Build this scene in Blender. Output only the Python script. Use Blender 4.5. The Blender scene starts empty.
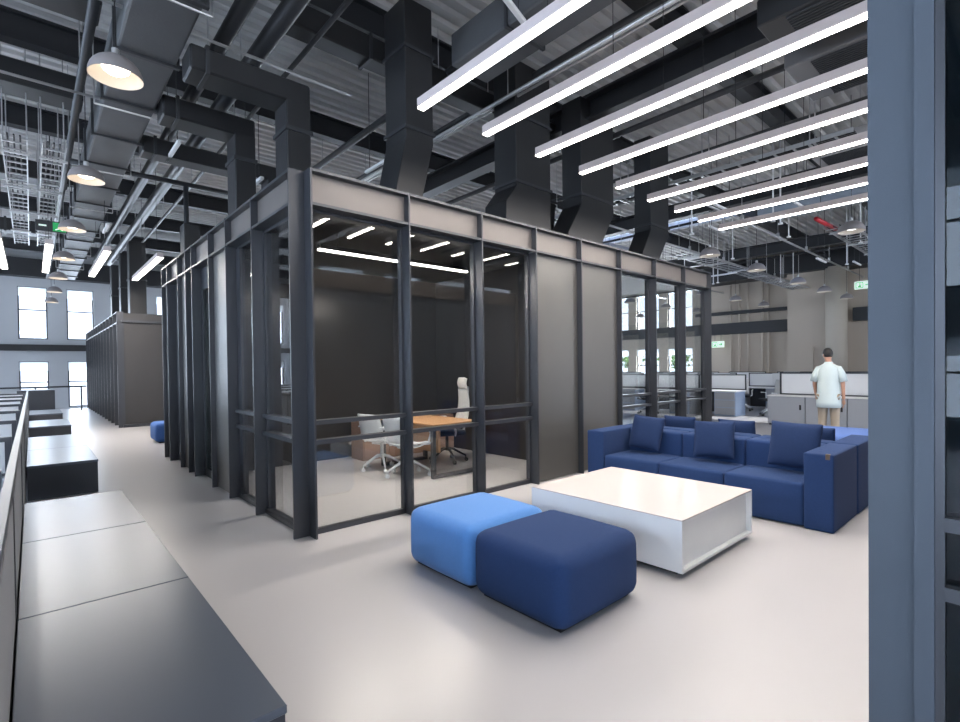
import bpy, bmesh, math, random
from mathutils import Vector, Matrix
random.seed(7)
S = bpy.context.scene
ordn = ['nearest', 'second', 'third', 'fourth', 'fifth', 'sixth', 'seventh', 'eighth', 'ninth']
COL = S.collection

# ------------------------------------------------------------------ camera
YAW, PIT, ROL, CY, FPX, CAMZ = math.radians(41.74), math.radians(-0.75), math.radians(-0.70), 373.4, 502.57, 1.52
fw = Vector((math.sin(YAW)*math.cos(PIT), math.cos(YAW)*math.cos(PIT), math.sin(PIT)))
rt0 = Vector((math.cos(YAW), -math.sin(YAW), 0)); up0 = rt0.cross(fw)
rt = rt0*math.cos(ROL)+up0*math.sin(ROL); up = -rt0*math.sin(ROL)+up0*math.cos(ROL)
cd = bpy.data.cameras.new('camera'); cam = bpy.data.objects.new('camera', cd); COL.objects.link(cam)
m = Matrix((rt, up, -fw)).transposed().to_4x4(); m.translation = Vector((0, 0, CAMZ)); cam.matrix_world = m
cd.sensor_width = 36; cd.lens = FPX/960*36; cd.shift_y = (CY-361)/960; cd.clip_start = .05; cd.clip_end = 300
S.camera = cam

# ------------------------------------------------------------------ world, daylight, exposure
W = bpy.data.worlds.new('daylight'); S.world = W; W.use_nodes = True
nt = W.node_tree; bg = nt.nodes['Background']
tc = nt.nodes.new('ShaderNodeTexCoord'); sp = nt.nodes.new('ShaderNodeSeparateXYZ'); rp = nt.nodes.new('ShaderNodeValToRGB')
nt.links.new(tc.outputs['Generated'], sp.inputs[0]); nt.links.new(sp.outputs['Z'], rp.inputs[0]); nt.links.new(rp.outputs[0], bg.inputs[0])
rp.color_ramp.elements[0].position = 0.0; rp.color_ramp.elements[0].color = (.80, .88, 1, 1)
rp.color_ramp.elements[1].position = 0.5; rp.color_ramp.elements[1].color = (.10, .20, .45, 1)
bg.inputs[1].default_value = 2.6

def area(name, loc, rot, sx, sy, power, col):
    l = bpy.data.lights.new(name, 'AREA'); l.shape = 'RECTANGLE'; l.size = sx; l.size_y = sy; l.energy = power; l.color = col
    o = bpy.data.objects.new(name, l); COL.objects.link(o); o.location = loc; o.rotation_euler = rot
    return o
R90 = math.pi/2
XL, XR, YB, YF, ZC = -9.0, 26.0, -8.0, 27.0, 6.6
# daylight standing at the window walls (outside the panes, shining in)
area('window_daylight', (8, YF+.9, 2.6), (-R90, 0, 0), 34, 6, 6500, (.82, .91, 1))
area('window_daylight', (8, YB-.9, 2.6), (R90, 0, 0), 34, 6, 5500, (.93, .96, 1))
area('window_daylight', (XL-.9, 9.5, 2.6), (0, -R90, 0), 6, 34, 9500, (.72, .84, 1))
area('window_daylight', (XR+.9, 19, 2.9), (0, R90, 0), 6.4, 14, 7000, (.9, .95, 1))
sl = bpy.data.lights.new('sun', 'SUN'); sl.energy = 5; sl.angle = .01; sl.color = (1, .97, .92); so = bpy.data.objects.new('sun', sl); COL.objects.link(so)
so.rotation_euler = Vector((-.38, .12, -1)).to_track_quat('-Z', 'Y').to_euler()
S.view_settings.view_transform = 'Standard'; S.view_settings.look = 'None'; S.view_settings.gamma = 1
S.view_settings.exposure = 0.22; S.view_settings.use_curve_mapping = False

# ------------------------------------------------------------------ materials
def mat(name, col, rough=.5, metal=0, noise=0, nscale=8, bump=0, bscale=200, spec=.5, coat=0, emis=None, estr=0, rvar=0, sheen=0):
    M = bpy.data.materials.new(name); M.use_nodes = True; t = M.node_tree; b = t.nodes['Principled BSDF']
    b.inputs['Roughness'].default_value = rough; b.inputs['Metallic'].default_value = metal
    b.inputs['Specular IOR Level'].default_value = spec; b.inputs['Coat Weight'].default_value = coat
    b.inputs['Sheen Weight'].default_value = sheen
    tcn = t.nodes.new('ShaderNodeTexCoord'); n = t.nodes.new('ShaderNodeTexNoise'); n.inputs['Scale'].default_value = nscale
    n.inputs['Detail'].default_value = 5; t.links.new(tcn.outputs['Object'], n.inputs['Vector'])
    mx = t.nodes.new('ShaderNodeMix'); mx.data_type = 'RGBA'
    k = 1-noise
    mx.inputs[6].default_value = (col[0]*k, col[1]*k, col[2]*k, 1); k = 1+noise
    mx.inputs[7].default_value = (min(1, col[0]*k), min(1, col[1]*k), min(1, col[2]*k), 1)
    t.links.new(n.outputs['Fac'], mx.inputs[0]); t.links.new(mx.outputs[2], b.inputs['Base Color'])
    if rvar:
        mr = t.nodes.new('ShaderNodeMapRange'); mr.inputs[3].default_value = rough-rvar; mr.inputs[4].default_value = rough+rvar
        t.links.new(n.outputs['Fac'], mr.inputs[0]); t.links.new(mr.outputs[0], b.inputs['Roughness'])
    if bump:
        n2 = t.nodes.new('ShaderNodeTexNoise'); n2.inputs['Scale'].default_value = bscale; t.links.new(tcn.outputs['Object'], n2.inputs['Vector'])
        bp = t.nodes.new('ShaderNodeBump'); bp.inputs['Strength'].default_value = bump; bp.inputs['Distance'].default_value = .004
        t.links.new(n2.outputs['Fac'], bp.inputs['Height']); t.links.new(bp.outputs[0], b.inputs['Normal'])
    if emis:
        b.inputs['Emission Color'].default_value = (*emis, 1); b.inputs['Emission Strength'].default_value = estr
    return M
def glass(name, tint=(1, 1, 1), f0=1.5, rough=0.0, body=0.0, bcol=(.8, .9, 1)):
    M = bpy.data.materials.new(name); M.use_nodes = True; t = M.node_tree; t.nodes.remove(t.nodes['Principled BSDF'])
    o = t.nodes['Material Output']; tr = t.nodes.new('ShaderNodeBsdfTransparent'); gl = t.nodes.new('ShaderNodeBsdfGlossy'); lw = t.nodes.new('ShaderNodeLayerWeight'); pw = t.nodes.new('ShaderNodeMath'); fr = t.nodes.new('ShaderNodeMath')
    tr.inputs[0].default_value = (*tint, 1); gl.inputs['Roughness'].default_value = rough; lw.inputs[0].default_value = .5; pw.operation = 'POWER'; pw.inputs[1].default_value = 5; fr.operation = 'MULTIPLY_ADD'
    k0 = ((f0-1)/(f0+1))**2; fr.inputs[1].default_value = 1-k0; fr.inputs[2].default_value = k0; t.links.new(lw.outputs['Facing'], pw.inputs[0]); t.links.new(pw.outputs[0], fr.inputs[0])
    mx = t.nodes.new('ShaderNodeMixShader'); t.links.new(fr.outputs[0], mx.inputs[0]); t.links.new(gl.outputs[0], mx.inputs[2])
    if body:
        df = t.nodes.new('ShaderNodeBsdfTranslucent'); df.inputs[0].default_value = (*bcol, 1); d2 = t.nodes.new('ShaderNodeBsdfDiffuse'); d2.inputs[0].default_value = (*bcol, 1)
        a = t.nodes.new('ShaderNodeMixShader'); t.links.new(df.outputs[0], a.inputs[1]); t.links.new(d2.outputs[0], a.inputs[2])
        m2 = t.nodes.new('ShaderNodeMixShader'); m2.inputs[0].default_value = body; t.links.new(tr.outputs[0], m2.inputs[1]); t.links.new(a.outputs[0], m2.inputs[2])
        t.links.new(m2.outputs[0], mx.inputs[1])
    else: t.links.new(tr.outputs[0], mx.inputs[1])
    t.links.new(mx.outputs[0], o.inputs[0]); return M

M_floor = mat('polished_concrete', (.455, .444, .450), .30, noise=.025, nscale=.9, spec=.5)
M_deck = mat('corrugated_deck_grey', (.60, .59, .57), .6, noise=.1, nscale=3)
M_steel = mat('painted_dark_steel', (.017, .018, .021), .5, noise=.1)
M_duct = mat('black_insulated_duct', (.016, .0165, .018), .45, noise=.15, nscale=4)
M_gduct = mat('grey_insulated_duct', (.085, .088, .092), .5, noise=.2, nscale=3, bump=.4, bscale=30)
M_pipe = mat('dark_grey_pipe', (.032, .034, .038), .4, noise=.1)
M_galv = mat('galvanised_metal', (.5, .5, .5), .35, metal=.7, noise=.12, nscale=12)
M_white = mat('white_paint', (.78, .78, .78), .45, noise=.02)
M_wall = mat('beige_plaster', (.50, .435, .365), .8, noise=.05, nscale=1.2)
M_wallg = mat('grey_plaster', (.47, .48, .495), .8, noise=.05, nscale=1.2)
M_frame = mat('graphite_metal_frame', (.055, .059, .068), .36, metal=.4, noise=.05, nscale=5)
M_panel = mat('brushed_graphite_panel', (.15, .146, .138), .42, metal=.55, noise=.03, nscale=6)
M_colm = mat('blue_grey_coated_steel', (.060, .076, .098), .6, metal=.0, noise=.04, nscale=10, bump=.2, bscale=500)
M_darkwall = mat('charcoal_panel', (.022, .020, .019), .28, noise=.1, nscale=3)
M_glass = glass('clear_glass', (.92, .93, .93), 1.68)
M_rglass = glass('reflective_glass', (.8, .82, .84), 2.15)
M_pglass = glass('dark_pod_glass', (.35, .42, .45), 1.3)
M_tglass = glass('teal_glass', (.35, .45, .46), 1.55)
M_wglass = glass('window_glass', (.95, .97, 1), 1.45)
M_frost = glass('frosted_screen', (.8, .85, .9), 1.4, .3, .9, (.97, .97, .97))
M_navy = mat('navy_wool', (.019, .044, .125), .9, noise=.12, nscale=60, bump=.6, bscale=400, sheen=.03, spec=.2)
M_navyc = mat('navy_cushion_wool', (.017, .035, .095), .9, noise=.12, nscale=60, bump=.6, bscale=400, sheen=.03, spec=.2)
M_blue = mat('light_blue_wool', (.085, .235, .56), .9, noise=.08, nscale=60, bump=.6, bscale=400, sheen=.2, spec=.2)
M_blue2 = mat('periwinkle_wool', (.12, .20, .47), .9, noise=.08, nscale=60, spec=.2)
M_black = mat('black_plastic', (.012, .012, .013), .45)
M_tabtop = mat('speckled_warm_white_laminate', (.66, .605, .58), .2, noise=.06, nscale=300)
M_tabside = mat('white_laminate', (.74, .745, .745), .35, noise=.02)
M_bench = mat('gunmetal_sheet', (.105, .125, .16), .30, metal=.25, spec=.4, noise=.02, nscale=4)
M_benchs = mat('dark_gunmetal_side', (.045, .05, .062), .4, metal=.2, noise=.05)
M_wood = mat('oak_veneer', (.47, .27, .14), .4, noise=.12, nscale=5)
M_wood2 = mat('brown_walnut_veneer', (.28, .17, .12), .45, noise=.12, nscale=5)
M_chair = mat('white_chair_plastic', (.74, .77, .79), .4)
M_mesh = mat('white_mesh_fabric', (.62, .62, .60), .8, bump=.5, bscale=500)
M_seatb = mat('black_seat_fabric', (.018, .02, .025), .9)
M_cab = mat('grey_cabinet_metal', (.33, .35, .385), .45, noise=.02)
M_cabb = mat('blue_lit_cabinet_side', (.30, .38, .52), .5)  # blue light falling on the pedestal sides, put into their colour
M_led = mat('led_diffuser', (1, 1, 1), .5, emis=(1, .93, .86), estr=9)
M_ledh = mat('led_housing_glow', (.50, .45, .45), .5, emis=(1, .84, .80), estr=.06)  # white housing with a faint pinkish glow added to lighten its sides
M_bulb = mat('lamp_diffuser_warm', (1, .9, .8), .5, emis=(1, .86, .72), estr=5)
M_bulb2 = mat('lamp_diffuser_soft', (1, 1, 1), .5, emis=(1, .95, .9), estr=1.6)
M_dome = mat('dome_shade_grey', (.26, .24, .24), .45, noise=.03)
M_domei = mat('dome_inside_white', (.6, .56, .5), .5)
M_blind = glass('translucent_blind', (1, 1, 1), 1.3, .5, .95, (.85, .88, .9))
M_green = mat('exit_sign_green', (.02, .35, .10), .5, emis=(.05, .8, .2), estr=.15)
M_signw = mat('exit_sign_white', (.8, .9, .82), .5, emis=(.75, 1, .8), estr=.5)
M_red = mat('red_paint', (.5, .02, .03), .4)
M_skin = mat('skin', (.50, .27, .18), .5)
M_hair = mat('black_hair', (.012, .010, .010), .6, bump=.5, bscale=120)
M_shirt = mat('pale_mint_cotton', (.50, .58, .58), .85, noise=.04, nscale=10, bump=1.0, bscale=9)
M_khaki = mat('khaki_cotton', (.36, .30, .23), .85, noise=.06, nscale=10)
M_shoe = mat('brown_leather', (.08, .05, .03), .5)
M_leaf = mat('tree_leaves', (.10, .22, .06), .8, noise=.4, nscale=3)
M_bark = mat('tree_bark', (.12, .09, .07), .9)
M_pave = mat('sunlit_paving', (.7, .7, .68), .9, noise=.1, nscale=.3)
M_tag = mat('brown_leather_tag', (.10, .07, .05), .6)

# ------------------------------------------------------------------ mesh helpers
class MB:
    def __init__(s): s.bm = bmesh.new()
    def box(s, x0, x1, y0, y1, z0, z1, bev=0, seg=1):
        b = s.bm if not bev else bmesh.new()
        v = [b.verts.new((x, y, z)) for x in (x0, x1) for y in (y0, y1) for z in (z0, z1)]
        for f in ((0, 1, 3, 2), (4, 6, 7, 5), (0, 4, 5, 1), (2, 3, 7, 6), (0, 2, 6, 4), (1, 5, 7, 3)): b.faces.new([v[i] for i in f])
        if bev:
            bmesh.ops.bevel(b, geom=list(b.edges), offset=bev, segments=seg, profile=.5, affect='EDGES')
            me = bpy.data.meshes.new('t'); b.to_mesh(me); s.bm.from_mesh(me); bpy.data.meshes.remove(me); b.free()
        return s
    def tube(s, pts, r, n=8, cap=True):
        pts = [Vector(p) for p in pts]; rings = []
        rr = r if isinstance(r, (list, tuple)) else [r]*len(pts)
        d0 = (pts[1]-pts[0]).normalized(); a = d0.orthogonal().normalized()
        for i, p in enumerate(pts):
            d = (pts[min(i+1, len(pts)-1)]-pts[max(i-1, 0)]).normalized()
            a = (a-d*a.dot(d)).normalized(); b = d.cross(a)
            rings.append([s.bm.verts.new(p+(a*math.cos(2*math.pi*k/n)+b*math.sin(2*math.pi*k/n))*rr[i]) for k in range(n)])
        for i in range(len(rings)-1):
            for k in range(n): s.bm.faces.new((rings[i][k], rings[i][(k+1) % n], rings[i+1][(k+1) % n], rings[i+1][k]))
        if cap: s.bm.faces.new(rings[0][::-1]); s.bm.faces.new(rings[-1])
        return s
    def bar(s, p, q, w, h, up=(0, 0, 1)):
        p = Vector(p); q = Vector(q); d = (q-p).normalized(); u = Vector(up); sd = d.cross(u).normalized(); u = sd.cross(d).normalized()
        A = [s.bm.verts.new(c+sd*i*w/2+u*j*h/2) for c in (p, q) for i, j in ((-1, -1), (1, -1), (1, 1), (-1, 1))]
        for k in range(4): s.bm.faces.new((A[k], A[(k+1) % 4], A[4+(k+1) % 4], A[4+k]))
        s.bm.faces.new(A[3::-1]); s.bm.faces.new(A[4:]); return s
    def lathe(s, prof, c=(0, 0, 0), n=24):
        rings = [[s.bm.verts.new((c[0]+r*math.cos(2*math.pi*k/n), c[1]+r*math.sin(2*math.pi*k/n), c[2]+z)) for k in range(n)] for r, z in prof]
        for i in range(len(rings)-1):
            for k in range(n): s.bm.faces.new((rings[i][k], rings[i][(k+1) % n], rings[i+1][(k+1) % n], rings[i+1][k]))
        return s
    def loft(s, secs):   # list of rectangles (x0,x1,y0,y1,z) swept upward
        rings = [[s.bm.verts.new(v) for v in ((a, c, z), (b, c, z), (b, d, z), (a, d, z))] for a, b, c, d, z in secs]
        for i in range(len(rings)-1):
            for k in range(4): s.bm.faces.new((rings[i][k], rings[i][(k+1) % 4], rings[i+1][(k+1) % 4], rings[i+1][k]))
        s.bm.faces.new(rings[0][::-1]); s.bm.faces.new(rings[-1]); return s
    def build(s, name, m, parent=None, smooth=False, bevel=0, loc=None, rotz=0, sub=0):
        bmesh.ops.recalc_face_normals(s.bm, faces=list(s.bm.faces))
        me = bpy.data.meshes.new(name); s.bm.to_mesh(me); s.bm.free(); me.materials.append(m)
        if smooth:
            for p in me.polygons: p.use_smooth = True
        o = bpy.data.objects.new(name, me); COL.objects.link(o)
        if parent: o.parent = parent
        if loc: o.location = loc
        o.rotation_euler.z = rotz
        if bevel:
            b = o.modifiers.new('bevel', 'BEVEL'); b.width = bevel; b.segments = 2; b.limit_method = 'ANGLE'
        if sub:
            b = o.modifiers.new('sub', 'SUBSURF'); b.levels = sub; b.render_levels = sub
        return o
def tag(o, label=None, cat=None, group=None, kind=None):
    if label: o['label'] = label
    if cat: o['category'] = cat
    if group: o['group'] = group
    if kind: o['kind'] = kind
    return o
def thing(name, label, cat, loc=(0, 0, 0), rotz=0, group=None):
    o = bpy.data.objects.new(name, None); o.empty_display_size = .1; COL.objects.link(o); o.location = loc; o.rotation_euler = (0, 0, rotz)
    return tag(o, label, cat, group)
def dup(root, loc, rotz=None, label=None, group=None):
    r = root.copy(); COL.objects.link(r); r.location = loc
    if rotz is not None: r.rotation_euler = (0, 0, rotz)
    if label: r['label'] = label
    if group: r['group'] = group
    for ch in list(root.children):
        c = ch.copy(); COL.objects.link(c); c.parent = r
        for g in list(ch.children):
            d = g.copy(); COL.objects.link(d); d.parent = c
    return r
def struct(name, mb, m, **k): return tag(mb.build(name, m, **k), kind='structure')

# ------------------------------------------------------------------ room shell
struct('floor', MB().box(XL, XR, YB, YF, -.2, 0), M_floor)
g = MB(); p = .24; y = YB                                    # corrugated deck, ribs along x
prof = []
while y < YF:
    prof += [(y, ZC), (y+.09, ZC), (y+.12, ZC+.06), (y+.21, ZC+.06)]; y += p
prof.append((YF, ZC))
def decksec(x0, x1, pr):
    vs = [[g.bm.verts.new((x, yy, z)) for yy, z in pr] for x in (x0, x1)]
    for i in range(len(pr)-1): g.bm.faces.new((vs[0][i], vs[0][i+1], vs[1][i+1], vs[1][i]))
SKX0, SKX1 = 16.4, 18.0
decksec(XL, SKX0, prof); decksec(SKX1, XR, prof)
struct('ceiling', g, M_deck)
g = MB()
for (a, b) in ((XL, SKX0), (SKX1, XR)): g.box(a, b, YB, YF, ZC+.07, ZC+.2)
g.box(SKX0, SKX1, YB, YB+1, ZC, ZC+.2).box(SKX0, SKX1, YF-1, YF, ZC, ZC+.2)
struct('trim_1', g, M_deck)                                # roof slab above the deck
sk = MB()
for k in range(26): sk.box(SKX0, SKX1, YB+1+k, YB+1.05+k, ZC+.02, ZC+.12)
sk.box(SKX0-.03, SKX0+.03, YB+1, YF-1, ZC-.1, ZC+.2).box(SKX1-.03, SKX1+.03, YB+1, YF-1, ZC-.1, ZC+.2)
sk.box(17.88, 17.98, YB+1, YF-1, ZC-.08, ZC+.1)
sky = struct('window_1', sk, M_white)
MB().box(SKX0, SKX1, YB+1, YF-1, ZC+.13, ZC+.14).build('glass_pane', M_wglass, sky)

WN = [1]
def window_wall(name, axis, pos, lo, hi, wins, rows, m, thick=.4, out=1):
    """wall at axis=pos, running lo..hi, with openings wins (a,b) x rows (z0,z1)"""
    w = MB(); cuts = [lo]+[c for ab in wins for c in ab]+[hi]
    def bx(a, b, z0, z1, mb=w, t0=0, t1=thick):
        p0, p1 = sorted((pos+out*t0, pos+out*t1))
        (mb.box(p0, p1, a, b, z0, z1) if axis == 'x' else mb.box(a, b, p0, p1, z0, z1))
    for i in range(0, len(cuts), 2): bx(cuts[i], cuts[i+1], 0, ZC+.1)
    for a, b in wins:
        z = 0
        for z0, z1 in rows:
            if z0 > z: bx(a, b, z, z0)
            z = z1
        bx(a, b, z, ZC+.1)
    struct(name, w, m)
    for a, b in wins:
        WN[0] += 1; f = MB(); 
        for z0, z1 in rows:
            for (c, d, e, g_) in ((a, a+.05, z0, z1), (b-.05, b, z0, z1), (a, b, z0, z0+.05), (a, b, z1-.05, z1), (a, b, z0+(z1-z0)*.55, z0+(z1-z0)*.55+.045)):
                bx(c, d, e, g_, f, .12, .2)
        wo = struct('window_%d' % WN[0], f, M_frame)
        q = MB()
        for z0, z1 in rows: bx(a, b, z0, z1, q, .155, .16)
        q.build('glass_pane', M_wglass, wo)
        q = MB()
        for z0, z1 in rows: bx(a+.02, b-.02, z1-.38, z1-.02, q, .08, .1)
        q.build('roller_blind', M_blind, wo)
rows = [(.05, 1.95), (2.85, 4.95)]
window_wall('wall_front', 'y', YF, XL, XR, [(-7.87+1.5*k, -6.97+1.5*k) for k in range(8)]+[(4.3+2.2*k, 5.9+2.2*k) for k in range(9)], rows, M_wallg)
window_wall('wall_back', 'y', YB, XL, XR, [(-8+2.6*k, -6.2+2.6*k) for k in range(12)], [(.6, 2.3), (3.0, 5.2)], M_wall, out=-1)
window_wall('wall_left', 'x', XL, YB, YF, [(-7+2.4*k, -5.6+2.4*k) for k in range(14)], [(.4, 2.0), (2.9, 5.2)], M_wallg, out=-1)
window_wall('wall_right', 'x', XR, YB, YF, [(12.3+1.9*k, 13.7+1.9*k) for k in range(7)], [(.3, 2.4), (3.1, 5.7)], M_wall)
# bands, soffit and pier of the right wall
struct('trim_2', MB().box(XR-.35, XR, 7.62, 27, 2.98, 3.52).box(XR-.3, XR, 7.62, 12, 3.95, 4.1), M_steel)
struct('trim_3', MB().box(XR-1.2, XR, YB, YF, 5.45, 6.3), M_steel)
struct('trim_4', MB().box(XR-.8, XR, 5.75, 7.6, 0, 5.45), M_wall)
g = MB(); g.tube([(XR-.9, 5.75, 0), (XR-.9, 5.75, 5.5)], .38, 24); struct('trim_5', g, mat('pale_column_paint', (.52, .47, .40), .7), smooth=True)
struct('trim_6', MB().box(XR-.4, XR, YB, 5.3, 3.25, 3.8), M_steel)
struct('trim_7', MB().box(XL, XR, YF-.15, YF, 2.38, 2.63).box(XL, XR, YF-.5, YF, 5.3, 6.0), M_steel)
d = struct('door_1', MB().box(XR-.86, XR-.8, 6.6, 7.2, .1, 2.2), M_wall); MB().box(XR-.9, XR-.86, 7.1, 7.15, 1.0, 1.12).build('door_handle', M_galv, d)
d = struct('door_2', MB().box(XR-.06, XR, 10.2, 11.3, 0, 2.3), M_wall); MB().box(XR-.1, XR-.06, 10.35, 10.4, 1.0, 1.12).build('door_handle', M_galv, d)
# ground and trees seen through the windows
struct('ground', MB().box(-60, 80, -60, 80, -.35, -.21), M_pave)

# ------------------------------------------------------------------ roof steel and services
def ibeam(mb, axis, a, b, c, z0, z1, w=.2, t=.03):
    for (u0, u1, v0, v1) in ((c-w/2, c+w/2, z0, z0+t), (c-w/2, c+w/2, z1-t, z1), (c-.015, c+.015, z0+t, z1-t)):
        (mb.box(a, b, u0, u1, v0, v1) if axis == 'x' else mb.box(u0, u1, a, b, v0, v1))
SIDE = {0: 'first', }
beam_y = [-5.4, -2.2, 1.0, 3.4, 6.15, 9.4, 12.6, 15.8, 19, 22.2, 25.2]
for yy in beam_y:
    g = MB(); ibeam(g, 'x', XL, XR, yy, 6.05, 6.45, .2)
    lab = {6.15: 'dark steel roof beam crossing above the front of the meeting pod', 3.4: 'dark steel roof beam crossing above the coffee table', 9.4: 'dark steel roof beam crossing above the rear half of the meeting pod'}.get(yy)
    o = g.build('roof_beam', M_steel)
    tag(o, lab or 'dark steel roof beam running across the hall', 'beam', None if lab else 'roof beams across the hall')
for xx, lab in ((7.0, 'dark steel girder running down the hall above the linear lights'), (13.5, 'dark steel girder running down the hall above the right-hand cabinets'), (20.5, 'dark steel girder running down the hall furthest right, near the beige wall')):
    g = MB(); ibeam(g, 'y', YB, YF, xx, 5.55, 5.95, .3, .04); tag(g.build('roof_girder', M_steel), lab, 'beam')

# large grey duct on the left with flanged seams
t = thing('air_duct', 'large grey rectangular air duct running down the hall above the dome lamps', 'duct', (1.02, 10, 5))
MB().box(-.28, .28, -11.5, 14.5, 0, .5, .03, 2).build('duct_body', M_gduct, t)
for k in range(20):
    y = -11.2+k*1.3
    g = MB(); g.box(-.31, .31, y, y+.05, -.03, 0).box(-.31, .31, y, y+.05, .5, .53).box(-.31, -.28, y, y+.05, 0, .5).box(.28, .31, y, y+.05, 0, .5)
    g.build('duct_flange', M_pipe, t)
for k in range(9):
    y = -10+k*2.7
    MB().tube([(-.36, y, -.04), (.36, y, -.04)], .012, 6).tube([(-.36, y, -.04), (-.36, y, 1.6)], .008, 6).tube([(.36, y, -.04), (.36, y, 1.6)], .008, 6).build('hanger', M_galv, t)

# branch ducts from the big duct, turning down onto the pod
def branch(y0, y1, x1a, x1b, zt0, zt1, label, xs=1.33):
    t = thing('branch_duct', label, 'duct', (x1a, y0, 3.3))
    ox, oy, oz = x1a, y0, 3.3
    MB().box(xs-ox, x1b-ox, 0, y1-y0, zt0-oz, zt1-oz, .02, 1).build('duct_run', M_duct, t)
    MB().box(0, x1b-x1a, .001, y1-y0-.001, .005, zt0-oz+.03, .012, 1).build('duct_drop', M_duct, t)
    g = MB(); g.box(-.02, x1b-x1a+.02, -.02, y1-y0+.02, zt0-oz-.35, zt0-oz-.3).box(xs-ox+.15, xs-ox+.19, -.02, y1-y0+.02, zt0-oz-.02, zt1-oz+.02)
    g.build('duct_flange', M_pipe, t)
branch(6.1, 6.5, 2.36, 2.66, 4.78, 5.05, 'black branch duct with elbow dropping onto the pod, nearest the camera')
branch(7.6, 8.0, 2.20, 2.48, 4.85, 5.12, 'black branch duct with elbow dropping onto the pod, second from the camera')
branch(9.2, 9.55, 3.2, 3.5, 4.9, 5.15, 'black branch duct with elbow dropping onto the pod, far behind the first two')

# tall supply ducts standing on the pod roof
def tall(label, secs, cat='duct', flz=()):
    x0 = (secs[0][0]+secs[0][1])/2; y0 = secs[0][2]; t = thing('supply_duct', label, cat, (x0, y0, 3.3))
    MB().loft([(a-x0, b-x0, c-y0, d-y0, z-3.3) for a, b, c, d, z in secs]).build('duct_body', M_duct, t, bevel=.012)
    for a, b, c, d, z in flz: MB().box(a-.02-x0, b+.02-x0, c-.02-y0, d+.02-y0, z-3.3, z-3.26).build('duct_flange', M_pipe, t)
tall('tall bent black supply duct on the pod roof behind the nearest linear light', [(3.18, 3.56, 5, 5.45, 3.305), (3.2, 3.58, 5, 5.45, 3.62), (3.34, 3.74, 5, 5.45, 4.25), (3.34, 3.74, 5, 5.45, 5.9)], flz=[(3.34, 3.74, 5, 5.45, 4.35), (3.34, 3.74, 5, 5.45, 5.3)])
tall('wide black supply duct flaring at its foot on the pod roof, second from the left', [(4.98, 5.95, 5, 5.45, 3.305), (5.0, 5.95, 5, 5.45, 3.85), (5.2, 5.95, 5, 5.45, 4.1), (5.2, 5.95, 5, 5.45, 5.9)], flz=[(5.2, 5.95, 5, 5.45, 4.15), (5.2, 5.95, 5, 5.45, 5.1)])
tall('black supply duct with a kinked foot on the pod roof, third from the left', [(6.3, 7.2, 5, 5.4, 3.305), (6.38, 7.32, 5, 5.4, 3.65), (6.72, 7.64, 5, 5.4, 4.15), (6.72, 7.64, 5, 5.4, 5.9)], flz=[(6.72, 7.64, 5, 5.4, 4.3)])
tall('narrow black supply duct with a kinked foot on the pod roof, furthest right', [(8.5, 9.1, 5, 5.35, 3.305), (8.6, 9.25, 5, 5.35, 3.65), (8.88, 9.58, 5, 5.35, 4.1), (8.88, 9.58, 5, 5.35, 5.9)], flz=[(8.88, 9.58, 5, 5.35, 4.2)])
tall('short square black duct stub with a cap on the pod roof between two supply ducts', [(6.3, 6.68, 5.6, 5.95, 3.305), (6.4, 6.8, 5.6, 5.95, 4.35)], flz=[(6.4, 6.8, 5.6, 5.95, 4.3)])
# posts behind pod on left
tall('slim black vertical duct rising behind the far left corner of the pod', [(1.95, 2.2, 9.6, 9.9, 3.305), (1.95, 2.2, 9.6, 9.9, 4.0)])

def pipe(name, pts, r, label, m=M_pipe, cat='pipe', hang=0, n=10, group=None):
    t = thing(name, label, cat, pts[0], group=group); o = Vector(pts[0])
    MB().tube([Vector(p)-o for p in pts], r, n).build('pipe_run', m, t, smooth=True)
    if hang:
        a, b = Vector(pts[0]), Vector(pts[-1]); k = int((b-a).length/hang)
        for i in range(1, k):
            q = a.lerp(b, i/k)-o
            MB().tube([q, q+Vector((0, 0, ZC-a.z-.02))], .008, 6).tube([q-Vector((0, 0, r)), q+Vector((0, 0, .1+r))], r*1.0+.008, 10).build('hanger', M_galv, t) if r < .03 else MB().tube([q+Vector((0, 0, r)), q+Vector((0, 0, ZC-a.z-.02))], .008, 6).build('hanger', M_galv, t)
    return t
pipe('water_pipe', [(.53, -2, 5.2), (.53, 26, 5.2)], .05, 'long dark pipe running down the hall just left of the big grey duct', hang=2.4)
pipe('water_pipe', [(1.73, -2, 5.35), (1.73, 22, 5.35)], .085, 'thick dark pipe right of the big grey duct, left one of the pair', hang=3)
pipe('water_pipe', [(2.12, -2, 5.35), (2.12, 22, 5.35)], .10, 'thick dark pipe right of the big grey duct, right one of the pair', hang=3)
pipe('sprinkler_pipe', [(.55, 11.0, 5.1), (3.4, 11.0, 5.1)], .045, 'dark cross pipe branching right from the long pipe beyond the third dome lamp')
pipe('drop_pipe', [(2.28, 11.0, 5.05), (2.28, 11, 3.2)], .045, 'slim dark drop pipe hanging down behind the far end of the pod')
pipe('conduit', [(-4, 6.07, 5.12), (3.2, 6.07, 5.12)], .017, 'thin grey conduit crossing above the nearest dome lamp', M_galv, hang=1.8)
pipe('conduit', [(-4, 8.3, 5.12), (1.6, 8.3, 5.12)], .017, 'thin grey conduit crossing between the first and second dome lamp', M_galv, hang=1.8)
pipe('sprinkler_pipe', [(2.6, -3, 5.45), (2.6, 24, 5.45)], .03, 'dark sprinkler pipe running lengthwise over the left edge of the pod', hang=3)
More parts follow.
